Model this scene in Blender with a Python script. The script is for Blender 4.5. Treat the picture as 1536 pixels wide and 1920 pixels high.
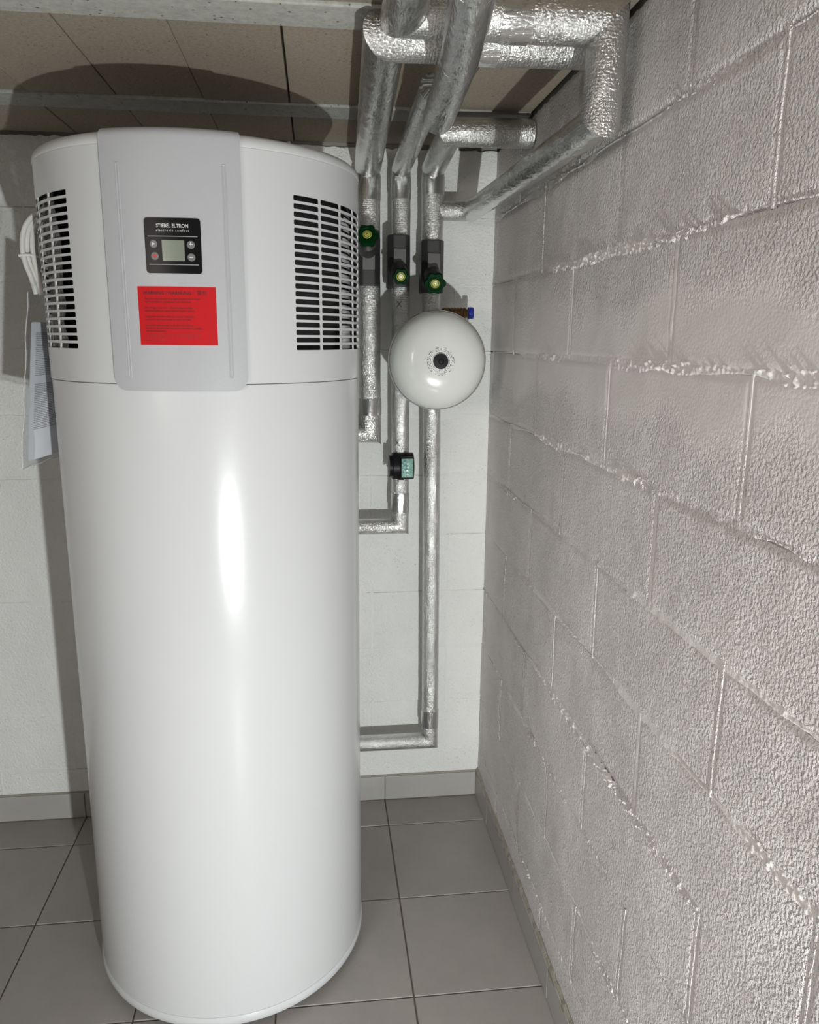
import bpy, math, random
import numpy as np
from mathutils import Vector, Matrix

for o in list(bpy.data.objects):
    bpy.data.objects.remove(o)
S = bpy.context.scene
COL = S.collection
PI = math.pi
rad = math.radians

# ------------------------------------------------------------------ camera
cam_d = bpy.data.cameras.new('camera')
cam = bpy.data.objects.new('camera', cam_d)
COL.objects.link(cam)
cam_d.sensor_fit = 'VERTICAL'
cam_d.sensor_height = 24.0
cam_d.lens = 1464.0 * 24.0 / 1920.0
cam_d.clip_start = 0.02
R = Matrix(((0.99325161, 0.01638471, -0.11481627),
            (-0.11561436, 0.21836697, -0.96899391),
            (0.00919539, 0.97572917, 0.21878765)))
cam.matrix_world = Matrix.Translation((0, 0, 1.61)) @ R.to_4x4()
S.camera = cam

# ------------------------------------------------------------------ light, world, exposure
world = bpy.data.worlds.new('world')
S.world = world
world.use_nodes = True
world.node_tree.nodes['Background'].inputs[0].default_value = (0.9, 0.95, 1.0, 1)
world.node_tree.nodes['Background'].inputs[1].default_value = 0.0


def lamp(name, kind, loc, power, col, **kw):
    d = bpy.data.lights.new(name, kind)
    d.energy = power
    d.color = col
    for k, v in kw.items():
        setattr(d, k, v)
    o = bpy.data.objects.new(name, d)
    COL.objects.link(o)
    o.location = loc
    return o


# torch held low on the right, and an added fill lamp behind the camera, brightening the right wall
torch = lamp('torch_light', 'SPOT', (0.425, -0.62, 0.57), 160, (0.955, 1.0, 0.985), shadow_soft_size=0.022,
             spot_size=rad(150), spot_blend=0.35)
torch.rotation_euler = (Vector((-0.35, 2.2, 1.15)) - torch.location).to_track_quat('-Z', 'Y').to_euler()
fill_lamp = lamp('fill_lamp', 'AREA', (-1.6, -1.2, 1.75), 6.0, (1.0, 0.90, 0.85),
                 shape='RECTANGLE', size=0.9, size_y=0.7, spread=rad(75))
fill_lamp.rotation_euler = (Vector((0.55, 0.95, 1.05)) - fill_lamp.location).to_track_quat('-Z', 'Y').to_euler()

S.view_settings.view_transform = 'Standard'
S.view_settings.look = 'None'
S.view_settings.exposure = 0.0
S.view_settings.gamma = 1.0
S.view_settings.use_curve_mapping = False

# ------------------------------------------------------------------ constants of the room
WX = 0.5514       # right wall face
WY = 2.4907       # back wall face
ZC = 2.165        # ceiling underside
LX, FY = -2.6, -2.3   # left wall, wall behind the camera
TC = (-0.2468, 1.9137)  # tank axis
TR = 0.345              # tank radius


# ------------------------------------------------------------------ numpy noise
def _hash(ix, iy, s):
    n = (ix.astype(np.int64) * 374761393 + iy.astype(np.int64) * 668265263 + s * 974711) & 0x7fffffff
    n = ((n ^ (n >> 13)) * 1274126177) & 0x7fffffff
    return ((n ^ (n >> 16)) & 0xffff) / 65535.0


def vn(x, y, s=0):
    x = np.asarray(x, float); y = np.asarray(y, float)
    ix = np.floor(x); iy = np.floor(y)
    fx = x - ix; fy = y - iy
    fx = fx * fx * (3 - 2 * fx); fy = fy * fy * (3 - 2 * fy)
    a = _hash(ix, iy, s); b = _hash(ix + 1, iy, s); c = _hash(ix, iy + 1, s); d = _hash(ix + 1, iy + 1, s)
    return (a + (b - a) * fx) * (1 - fy) + (c + (d - c) * fx) * fy


def fbm(x, y, s=0, o=3):
    t = 0; a = 0.5; n = 0
    for k in range(o):
        t = t + a * vn(x * 2 ** k, y * 2 ** k, s + k); n += a; a *= 0.5
    return t / n


# ------------------------------------------------------------------ material helpers
class NT:
    def __init__(self, name):
        self.m = bpy.data.materials.new(name)
        self.m.use_nodes = True
        self.t = self.m.node_tree
        self.b = self.t.nodes['Principled BSDF']
        self.out = self.t.nodes['Material Output']

    def n(self, typ, **kw):
        nd = self.t.nodes.new(typ)
        for k, v in kw.items():
            if k.startswith('i_'):
                key = k[2:]
                key = int(key) if key.isdigit() else key.replace('_', ' ')
                nd.inputs[key].default_value = v
            else:
                setattr(nd, k, v)
        return nd

    def l(self, a, b):
        self.t.links.new(a, b)

    def set(self, **kw):
        for k, v in kw.items():
            self.b.inputs[k.replace('_', ' ')].default_value = v
        return self

    def ramp(self, fac, stops):
        r = self.n('ShaderNodeValToRGB')
        el = r.color_ramp.elements
        while len(el) < len(stops):
            el.new(0.5)
        for e, (p, c) in zip(el, stops):
            e.position = p
            e.color = c if len(c) == 4 else (*c, 1)
        self.l(fac, r.inputs[0])
        return r

    def math(self, op, a, b=None):
        nd = self.n('ShaderNodeMath', operation=op)
        for i, v in enumerate((a, b)):
            if v is None:
                continue
            if isinstance(v, (int, float)):
                nd.inputs[i].default_value = v
            else:
                self.l(v, nd.inputs[i])
        return nd.outputs[0]

    def noise(self, vec, scale, detail=3, rough=0.5, dist=0.0):
        nd = self.n('ShaderNodeTexNoise')
        nd.inputs['Scale'].default_value = scale
        nd.inputs['Detail'].default_value = detail
        nd.inputs['Roughness'].default_value = rough
        nd.inputs['Distortion'].default_value = dist
        self.l(vec, nd.inputs['Vector'])
        return nd.outputs['Fac']

    def bump(self, h, dist, strength=1.0, prev=None):
        nd = self.n('ShaderNodeBump')
        nd.inputs['Distance'].default_value = dist
        if isinstance(strength, (int, float)):
            nd.inputs['Strength'].default_value = strength
        else:
            self.l(strength, nd.inputs['Strength'])
        self.l(h, nd.inputs['Height'])
        if prev is not None:
            self.l(prev, nd.inputs['Normal'])
        return nd.outputs[0]


def plain(name, col, rough=0.5, metal=0.0, coat=0.0, grain=None, spec=0.5):
    w = NT(name)
    w.set(Base_Color=(*col, 1), Roughness=rough, Metallic=metal, Coat_Weight=coat)
    w.b.inputs['Specular IOR Level'].default_value = spec
    if grain:
        tc = w.n('ShaderNodeTexCoord').outputs['Object']
        f = w.noise(tc, grain[0], 3)
        w.l(w.bump(f, grain[1]), w.b.inputs['Normal'])
    return w.m


def wall_mat(name, col, stipple, scale, pits, band=False, var=0.06, pitk=0.75):
    w = NT(name)
    tc = w.n('ShaderNodeTexCoord').outputs['Object']
    big = w.noise(tc, 3.0, 4, 0.6)
    c = w.ramp(big, [(0.25, tuple(k * (1 - var) for k in col)), (0.75, tuple(min(1, k * (1 + var)) for k in col))])
    # worm-like roller stipple
    a = w.noise(tc, scale, 2.0, 0.5, 0.15)
    st = w.ramp(a, [(0.25, (0, 0, 0)), (0.5, (0.5,) * 3), (0.75, (1,) * 3)]).outputs[0]
    fine = w.noise(tc, scale * 4, 3, 0.6)
    h = w.math('ADD', st, w.math('MULTIPLY', fine, 0.12))
    strength = w.ramp(w.noise(tc, 5.0, 3, 0.6), [(0.3, (0.7,) * 3), (0.6, (1,) * 3)]).outputs[0]
    if band:
        # worn-smooth course where the wall was brushed flat
        z = w.n('ShaderNodeSeparateXYZ'); w.l(tc, z.inputs[0])
        zz = w.math('ADD', z.outputs['Z'], w.math('MULTIPLY', w.noise(tc, 4.0, 3), 0.25))
        m = w.ramp(zz, [(0.0, (1,) * 3), (0.45, (1,) * 3), (1.0, (1,) * 3)])
        d = w.math('ABSOLUTE', w.math('SUBTRACT', zz, 1.70))
        sm = w.ramp(w.math('MULTIPLY', d, 6.0), [(0.35, (0.10,) * 3), (0.75, (1,) * 3)]).outputs[0]
        strength = w.math('MULTIPLY', strength, sm)
    n1 = w.bump(h, stipple, strength)
    pv = w.n('ShaderNodeTexVoronoi', i_Scale=150.0)
    w.l(tc, pv.inputs['Vector'])
    pm = w.ramp(w.math('ADD', pv.outputs['Distance'], w.math('MULTIPLY', w.noise(tc, 9, 4, 0.65), pitk)),
                [(0.30, (0, 0, 0)), (0.36, (1, 1, 1))]).outputs[0]
    n2 = w.bump(pm, pits, 0.8, n1)
    w.l(n2, w.b.inputs['Normal'])
    mix = w.n('ShaderNodeMix', data_type='RGBA')
    mix.inputs[6].default_value = (col[0] * .45, col[1] * .44, col[2] * .42, 1)
    w.l(pm, mix.inputs[0]); w.l(c.outputs[0], mix.inputs[7])
    w.l(mix.outputs[2], w.b.inputs['Base Color'])
    w.set(Roughness=0.8)
    w.b.inputs['Specular IOR Level'].default_value = 0.25
    return w.m


M = {}
M['wall_right'] = wall_mat('rough_painted_block', (0.765, 0.738, 0.73), 0.0043, 190, 0.001, True)
M['wall_back'] = wall_mat('smooth_painted_block', (0.87, 0.87, 0.855), 0.0018, 170, 0.003, pitk=0.52)
M['mortar'] = plain('painted_mortar', (0.77, 0.75, 0.735), 0.85, grain=(260, 0.0012))
M['mortar_back'] = plain('painted_mortar_white', (0.85, 0.85, 0.835), 0.85, grain=(220, 0.001))
M['raw'] = plain('raw_wall_core', (0.30, 0.28, 0.25), 0.9, grain=(120, 0.003))
M['far_wall'] = plain('plain_painted_wall', (0.30, 0.29, 0.275), 0.9, grain=(90, 0.002))


def concrete(name, col, sc, dots):
    w = NT(name)
    tc = w.n('ShaderNodeTexCoord').outputs['Object']
    oi = w.n('ShaderNodeObjectInfo').outputs['Random']
    f = w.noise(tc, sc, 6, 0.75)
    c = w.ramp(f, [(0.25, tuple(k * .72 for k in col)), (0.5, col), (0.75, tuple(k * 1.22 for k in col))])
    v = w.n('ShaderNodeTexVoronoi', i_Scale=dots); w.l(tc, v.inputs['Vector'])
    dm = w.ramp(w.math('ADD', v.outputs['Distance'], w.math('MULTIPLY', w.noise(tc, 20, 2), 0.42)),
                [(0.27, (0.25,) * 3), (0.36, (1,) * 3)]).outputs[0]
    mx = w.n('ShaderNodeMix', data_type='RGBA', blend_type='MULTIPLY'); mx.inputs[0].default_value = 1
    w.l(c.outputs[0], mx.inputs[6]); w.l(dm, mx.inputs[7])
    hsv = w.n('ShaderNodeHueSaturation'); w.l(mx.outputs[2], hsv.inputs['Color'])
    w.l(w.math('ADD', w.math('MULTIPLY', oi, 0.14), 0.93), hsv.inputs['Value'])
    w.l(hsv.outputs[0], w.b.inputs['Base Color'])
    n = w.bump(f, 0.002, 1)
    w.l(w.bump(dm, 0.002, 0.6, n), w.b.inputs['Normal'])
    w.set(Roughness=0.9)
    w.b.inputs['Specular IOR Level'].default_value = 0.2
    return w.m


M['ceil_block'] = concrete('brown_pumice_concrete', (0.35, 0.30, 0.24), 130, 130)
M['beam'] = concrete('cast_concrete_beam', (0.42, 0.415, 0.385), 60, 60)


def tile_mat(name, col, rough):
    w = NT(name)
    tc = w.n('ShaderNodeTexCoord').outputs['Object']
    oi = w.n('ShaderNodeObjectInfo').outputs['Random']
    f = w.noise(tc, 5, 5, 0.65)
    g = w.noise(tc, 260, 3, 0.6)
    s = w.math('ADD', w.math('MULTIPLY', f, 0.7), w.math('MULTIPLY', g, 0.3))
    c = w.ramp(s, [(0.3, tuple(k * .88 for k in col)), (0.7, tuple(k * 1.1 for k in col))])
    hsv = w.n('ShaderNodeHueSaturation'); w.l(c.outputs[0], hsv.inputs['Color'])
    w.l(w.math('ADD', w.math('MULTIPLY', oi, 0.10), 0.95), hsv.inputs['Value'])
    w.l(hsv.outputs[0], w.b.inputs['Base Color'])
    w.l(w.math('ADD', w.math('MULTIPLY', f, 0.2), rough - 0.1), w.b.inputs['Roughness'])
    w.l(w.bump(g, 0.0004, 0.6), w.b.inputs['Normal'])
    return w.m


M['tile'] = tile_mat('taupe_floor_tile', (0.36, 0.335, 0.315), 0.42)
M['skirt'] = tile_mat('taupe_skirting_tile', (0.44, 0.425, 0.405), 0.42)
M['grout'] = plain('brown_grout', (0.15, 0.125, 0.10), 0.9, grain=(200, 0.001))
M['seal'] = plain('beige_joint_filler', (0.36, 0.33, 0.28), 0.9, grain=(160, 0.002))


def foil_mat(name, col, rough, crinkle, weave):
    w = NT(name)
    uv = w.n('ShaderNodeTexCoord').outputs['UV']
    mp = w.n('ShaderNodeMapping'); w.l(uv, mp.inputs[0])
    sp = w.n('ShaderNodeSeparateXYZ'); w.l(uv, sp.inputs[0])
    wx = w.math('SINE', w.math('MULTIPLY', sp.outputs[0], 2 * PI / 0.0052))
    wy = w.math('SINE', w.math('MULTIPLY', sp.outputs[1], 2 * PI / 0.0052))
    wv = w.math('ADD', w.math('MULTIPLY', wx, 0.5), w.math('MULTIPLY', wy, 0.7))
    mp.inputs['Scale'].default_value = (1.0, 0.85 if weave > 0.0001 else 0.30, 1)
    n1 = w.noise(mp.outputs[0], 230, 4, 0.6, 0.6)
    n2 = w.noise(mp.outputs[0], 48, 3, 0.5, 0.5)
    amt = w.ramp(w.noise(mp.outputs[0], 9, 2), [(0.3, (0.5,) * 3), (0.65, (1.0,) * 3)]).outputs[0]
    b1 = w.bump(n2, 0.0045, 0.7)
    b2 = w.bump(n1, crinkle, amt, b1)
    b3 = w.bump(wv, weave, 0.8, b2)
    w.l(b3, w.b.inputs['Normal'])
    ob = w.n('ShaderNodeTexCoord').outputs['Object']
    c = w.ramp(n2, [(0.3, tuple(k * .86 for k in col)), (0.7, col)])
    w.l(c.outputs[0], w.b.inputs['Base Color'])
    w.set(Metallic=1.0, Roughness=rough)
    return w.m


M['foil'] = foil_mat('scrim_aluminium_foil', (0.80, 0.80, 0.79), 0.17, 0.0034, 0.00016)
M['foil_smooth'] = foil_mat('smooth_aluminium_tape', (0.76, 0.77, 0.765), 0.13, 0.0012, 0.00003)
M['white'] = plain('white_lacquered_sheet', (0.62, 0.63, 0.645), 0.22, coat=0.08)
M['white_lid'] = plain('white_plastic_lid', (0.62, 0.625, 0.63), 0.35)


def panel_mat():
    w = NT('silver_grey_panel')
    tc = w.n('ShaderNodeTexCoord').outputs['Object']
    w.set(Base_Color=(0.445, 0.45, 0.475, 1), Roughness=0.42, Metallic=0.0)
    w.l(w.bump(w.noise(tc, 420, 2), 0.0006, 0.5), w.b.inputs['Normal'])
    return w.m


M['panel'] = panel_mat()
M['black_gloss'] = plain('black_gloss_plastic', (0.005, 0.005, 0.006), 0.3, spec=0.2)
M['black'] = plain('black_matte_plastic', (0.010, 0.010, 0.012), 0.4, spec=0.2)
M['duct'] = plain('black_duct_liner', (0.012, 0.012, 0.013), 0.5)


def crinkled_black():
    w = NT('crinkled_black_film')
    tc = w.n('ShaderNodeTexCoord').outputs['Object']
    w.set(Base_Color=(0.17, 0.165, 0.16, 1), Roughness=0.12)
    f = w.noise(tc, 26, 4, 0.6, 1.2)
    w.l(w.bump(f, 0.03, 1.0), w.b.inputs['Normal'])
    return w.m


M['film'] = crinkled_black()
M['lcd'] = plain('grey_green_lcd', (0.22, 0.25, 0.20), 0.25)
M['btn'] = plain('dark_grey_button', (0.17, 0.17, 0.175), 0.4)
M['print_white'] = plain('white_print', (0.75, 0.75, 0.75), 0.5)
M['print_red'] = plain('red_print', (0.55, 0.05, 0.06), 0.5)
M['line_grey'] = plain('grey_print', (0.33, 0.33, 0.34), 0.4)
M['red'] = plain('red_sticker_paper', (0.52, 0.012, 0.016), 0.55, spec=0.12)
M['ink'] = plain('dark_red_black_ink', (0.045, 0.006, 0.007), 0.6)
M['ink_faint'] = plain('faded_brown_red_ink', (0.30, 0.02, 0.022), 0.6)
M['tape'] = plain('clear_tape', (0.47, 0.475, 0.495), 0.16)
M['cable'] = plain('white_cable_sheath', (0.72, 0.71, 0.68), 0.45)
M['shell'] = plain('charcoal_foam_shell', (0.045, 0.043, 0.044), 0.42, grain=(420, 0.0008))
M['plate'] = plain('torchlit_tone_foam', (0.17, 0.165, 0.166), 0.6, grain=(420, 0.0012))  # front plates: lighter colour imitates torchlight on the foam
M['green'] = plain('dark_green_plastic', (0.001, 0.030, 0.006), 0.5, spec=0.06)
M['brass'] = plain('brass', (0.55, 0.38, 0.14), 0.3, metal=1.0)
M['brass_dark'] = plain('aged_brass', (0.20, 0.12, 0.055), 0.4, metal=1.0)
M['blue'] = plain('blue_plastic_cap', (0.012, 0.03, 0.32), 0.35)
M['vessel'] = plain('cream_white_enamel', (0.75, 0.765, 0.73), 0.16, coat=0.25)
M['steel'] = plain('bright_steel', (0.7, 0.7, 0.7), 0.3, metal=1.0)


def disc_mat():
    # yellow-green indicator disc with a ring of small dark print
    w = NT('printed_yellow_disc')
    uv = w.n('ShaderNodeTexCoord').outputs['UV']
    sp = w.n('ShaderNodeSeparateXYZ'); w.l(uv, sp.inputs[0])
    a = w.math('FRACT', w.math('MULTIPLY', sp.outputs[0], 15.0))
    on = w.math('MULTIPLY', w.math('LESS_THAN', a, 0.55),
                w.math('MULTIPLY', w.math('GREATER_THAN', sp.outputs[1], 0.62), w.math('LESS_THAN', sp.outputs[1], 0.88)))
    mx = w.n('ShaderNodeMix', data_type='RGBA')
    mx.inputs[6].default_value = (0.50, 0.51, 0.10, 1); mx.inputs[7].default_value = (0.02, 0.03, 0.01, 1)
    w.l(on, mx.inputs[0]); w.l(mx.outputs[2], w.b.inputs['Base Color'])
    w.set(Roughness=0.35)
    return w.m


M['disc'] = disc_mat()


def ring_print():
    # type plate printed round the valve cap: short lines of very small print
    w = NT('printed_type_ring')
    uv = w.n('ShaderNodeTexCoord').outputs['UV']
    sp = w.n('ShaderNodeSeparateXYZ'); w.l(uv, sp.inputs[0])
    cb = w.n('ShaderNodeCombineXYZ')
    w.l(w.math('MULTIPLY', sp.outputs[0], 46.0), cb.inputs[0]); w.l(w.math('MULTIPLY', sp.outputs[1], 6.0), cb.inputs[1])
    f = w.noise(cb.outputs[0], 1.0, 2, 0.6)
    row = w.math('FRACT', w.math('MULTIPLY', sp.outputs[1], 5.0))
    rowm = w.math('MULTIPLY', w.math('GREATER_THAN', row, 0.25), w.math('LESS_THAN', row, 0.8))
    on = w.math('MULTIPLY', w.math('GREATER_THAN', f, 0.52), rowm)
    mx = w.n('ShaderNodeMix', data_type='RGBA')
    mx.inputs[6].default_value = (0.80, 0.80, 0.79, 1); mx.inputs[7].default_value = (0.13, 0.13, 0.13, 1)
    w.l(on, mx.inputs[0]); w.l(mx.outputs[2], w.b.inputs['Base Color'])
    w.set(Roughness=0.25)
    return w.m


M['ring'] = ring_print()


def lcd_teal():
    w = NT('teal_display_film')
    tc = w.n('ShaderNodeTexCoord').outputs['Object']
    f = w.noise(tc, 55, 3, 0.6, 1.4)
    c = w.ramp(f, [(0.35, (0.10, 0.27, 0.24)), (0.5, (0.19, 0.40, 0.35)), (0.7, (0.36, 0.55, 0.48))])
    w.l(c.outputs[0], w.b.inputs['Base Color'])
    w.l(w.bump(f, 0.003), w.b.inputs['Normal'])
    w.set(Roughness=0.2)
    return w.m


M['teal'] = lcd_teal()


def paper_mat():
    # page of close lines of tiny print, in the sheet's own UV
    w = NT('printed_page')
    uv = w.n('ShaderNodeTexCoord').outputs['UV']
    sp = w.n('ShaderNodeSeparateXYZ'); w.l(uv, sp.inputs[0])
    row = w.math('FRACT', w.math('MULTIPLY', sp.outputs[1], 76.0))
    rid = w.math('FLOOR', w.math('MULTIPLY', sp.outputs[1], 76.0))
    cb = w.n('ShaderNodeCombineXYZ'); w.l(w.math('MULTIPLY', sp.outputs[0], 34.0), cb.inputs[0]); w.l(rid, cb.inputs[1])
    f = w.noise(cb.outputs[0], 1.0, 2)
    on = w.math('MULTIPLY', w.math('GREATER_THAN', f, 0.40), w.math('LESS_THAN', row, 0.5))
    mg = w.math('MULTIPLY', w.math('GREATER_THAN', sp.outputs[0], 0.12), w.math('LESS_THAN', sp.outputs[0], 0.90))
    v = sp.outputs[1]
    blocks = w.math('ADD', w.math('MULTIPLY', w.math('GREATER_THAN', v, 0.22), w.math('LESS_THAN', v, 0.56)),
                    w.math('MULTIPLY', w.math('GREATER_THAN', v, 0.615), w.math('LESS_THAN', v, 0.93)))
    on = w.math('MULTIPLY', w.math('MULTIPLY', on, mg), blocks)
    mx = w.n('ShaderNodeMix', data_type='RGBA')
    mx.inputs[6].default_value = (0.76, 0.77, 0.82, 1); mx.inputs[7].default_value = (0.36, 0.36, 0.39, 1)
    w.l(on, mx.inputs[0]); w.l(mx.outputs[2], w.b.inputs['Base Color'])
    w.set(Roughness=0.7)
    return w.m


M['paper'] = paper_mat()


def clear_film():
    w = NT('clear_plastic_film')
    tc = w.n('ShaderNodeTexCoord').outputs['Object']
    tr = w.n('ShaderNodeBsdfTransparent'); tr.inputs[0].default_value = (0.96, 0.965, 0.97, 1)
    gl = w.n('ShaderNodeBsdfGlossy'); gl.inputs['Roughness'].default_value = 0.08
    nz = w.bump(w.noise(tc, 18, 3, 0.5, 0.6), 0.02, 1.0)
    w.l(nz, gl.inputs['Normal'])
    fr = w.n('ShaderNodeFresnel', i_IOR=1.4)
    f = w.math('MINIMUM', w.math('ADD', fr.outputs[0], 0.02), 0.16)
    mx = w.n('ShaderNodeMixShader')
    w.l(f, mx.inputs[0]); w.l(tr.outputs[0], mx.inputs[1]); w.l(gl.outputs[0], mx.inputs[2])
    w.l(mx.outputs[0], w.out.inputs['Surface'])
    return w.m


M['film_clear'] = clear_film()
M['film_edge'] = plain('highlight_white_film', (0.85, 0.86, 0.88), 0.15)  # edge highlight put into the colour as white
M['film_edge'].node_tree.nodes['Principled BSDF'].inputs['Alpha'].default_value = 0.45


# ------------------------------------------------------------------ mesh helpers
def build(name, verts, faces, mat, parent=None, smooth=False, uv=None, label=None, kind=None, auto=None):
    me = bpy.data.meshes.new(name)
    verts = verts.tolist() if isinstance(verts, np.ndarray) else [tuple(v) for v in verts]
    faces = faces.tolist() if isinstance(faces, np.ndarray) else faces
    me.from_pydata(verts, [], faces)
    if uv is not None:
        lay = me.uv_layers.new(name='UVMap')
        idx = np.zeros(len(me.loops), dtype=np.int32)
        me.loops.foreach_get('vertex_index', idx)
        lay.data.foreach_set('uv', np.asarray(uv, dtype=np.float32)[idx].ravel())
    if mat is not None:
        me.materials.append(mat)
    if smooth:
        me.polygons.foreach_set('use_smooth', [True] * len(me.polygons))
        if auto is not None:
            me.set_sharp_from_angle(angle=rad(auto))
    me.validate()
    me.update()
    return link(name, me, parent, label, kind)


def link(name, me, parent=None, label=None, kind=None):
    o = bpy.data.objects.new(name, me)
    COL.objects.link(o)
    if parent is not None:
        o.parent = parent
    if label:
        o['label'] = label
    if kind:
        o['kind'] = kind
    return o


def empty(name, loc, label=None, cat=None, group=None):
    o = bpy.data.objects.new(name, None)
    COL.objects.link(o)
    o.location = loc
    o.empty_display_size = 0.05
    if name == 'insulated_pipe': group = 'foil-wrapped pipes'
    tag(o, label, cat, group)
    return o


def tag(o, label, cat, group=None):
    if label: o['label'] = label
    if cat: o['category'] = cat
    if group: o['group'] = group
    return o


def adopt(child, parent):
    """parent a world-space mesh to an empty without moving it"""
    child.parent = parent
    child.matrix_parent_inverse = Matrix.Translation(-Vector(parent.location))


class Geo:
    def __init__(self):
        self.v = []; self.f = []

    def add(self, v, f):
        b = len(self.v)
        self.v += [tuple(p) for p in v]
        self.f += [tuple(i + b for i in q) for q in f]

    def box(self, x0, x1, y0, y1, z0, z1, bev=0.0):
        if bev <= 0:
            v = [(x, y, z) for z in (z0, z1) for y in (y0, y1) for x in (x0, x1)]
            f = [(0, 2, 3, 1), (4, 5, 7, 6), (0, 1, 5, 4), (2, 6, 7, 3), (0, 4, 6, 2), (1, 3, 7, 5)]
            self.add(v, f)
            return
        import bmesh
        bm = bmesh.new()
        bmesh.ops.create_cube(bm, size=1)
        for p in bm.verts:
            p.co = ((x0 + x1) / 2 + p.co.x * (x1 - x0), (y0 + y1) / 2 + p.co.y * (y1 - y0), (z0 + z1) / 2 + p.co.z * (z1 - z0))
        bmesh.ops.bevel(bm, geom=bm.edges[:], offset=bev, segments=2, affect='EDGES', profile=0.5)
        bm.verts.index_update()
        self.add([p.co[:] for p in bm.verts], [[q.index for q in f.verts] for f in bm.faces])
        bm.free()

    def lathe(self, prof, origin, axis, n=48, cap=True):
        """prof: (radius, distance along axis)"""
        ax = Vector(axis).normalized()
        ref = Vector((0, 0, 1)) if abs(ax.z) < 0.9 else Vector((1, 0, 0))
        u = ax.cross(ref).normalized(); w = u.cross(ax)
        o = Vector(origin)
        v = []; f = []
        for r, d in prof:
            for k in range(n):
                a = 2 * PI * k / n
                v.append(o + ax * d + (u * math.cos(a) + w * math.sin(a)) * r)
        for i in range(len(prof) - 1):
            for k in range(n):
                k2 = (k + 1) % n
                f.append((i * n + k, (i + 1) * n + k, (i + 1) * n + k2, i * n + k2))
        if cap:
            f.append(tuple(range(n)))
            f.append(tuple(reversed(range((len(prof) - 1) * n, len(prof) * n))))
        self.add(v, f)

    def tube(self, pts, r, n=10):
        """smooth round tube along a polyline of points"""
        pts = [Vector(p) for p in pts]
        v = []; f = []
        t0 = (pts[1] - pts[0]).normalized()
        ref = Vector((0, 0, 1)) if abs(t0.z) < 0.9 else Vector((1, 0, 0))
        u = t0.cross(ref).normalized()
        for i, p in enumerate(pts):
            t = (pts[min(i + 1, len(pts) - 1)] - pts[max(i - 1, 0)]).normalized()
            u = (u - t * u.dot(t)).normalized(); w = t.cross(u)
            for k in range(n):
                a = 2 * PI * k / n
                v.append(p + (u * math.cos(a) + w * math.sin(a)) * r)
        for i in range(len(pts) - 1):
            for k in range(n):
                k2 = (k + 1) % n
                f.append((i * n + k, i * n + k2, (i + 1) * n + k2, (i + 1) * n + k))
        f.append(tuple(reversed(range(n)))); f.append(tuple(range((len(pts) - 1) * n, len(pts) * n)))
        self.add(v, f)

    def make(self, name, mat, parent=None, smooth=False, auto=35, **kw):
        return build(name, self.v, self.f, mat, parent, smooth, auto=auto if smooth else None, **kw)


def smooth_path(ctrl, n=10):
    """Catmull-Rom through control points"""
    P = [Vector(c) for c in ctrl]
    P = [P[0] * 2 - P[1]] + P + [P[-1] * 2 - P[-2]]
    out = []
    for i in range(1, len(P) - 2):
        for k in range(n):
            t = k / n
            a, b, c, d = P[i - 1], P[i], P[i + 1], P[i + 2]
            out.append(0.5 * ((2 * b) + (c - a) * t + (2 * a - 5 * b + 4 * c - d) * t * t + (3 * b - a - 3 * c + d) * t ** 3))
    out.append(P[-2])
    return out


# ================================================================== THE ROOM
ZR = [0.0, 0.178, 0.376, 0.574, 0.773, 0.971, 1.170, 1.367, 1.567, 1.768, 1.964, 2.163]


def grid_faces(nu, nv):
    i = np.arange(nu - 1)[:, None]; j = np.arange(nv - 1)[None, :]
    a = (i * nv + j)
    return np.stack([a, a + nv, a + nv + 1, a + 1], -1).reshape(-1, 4)


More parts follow.
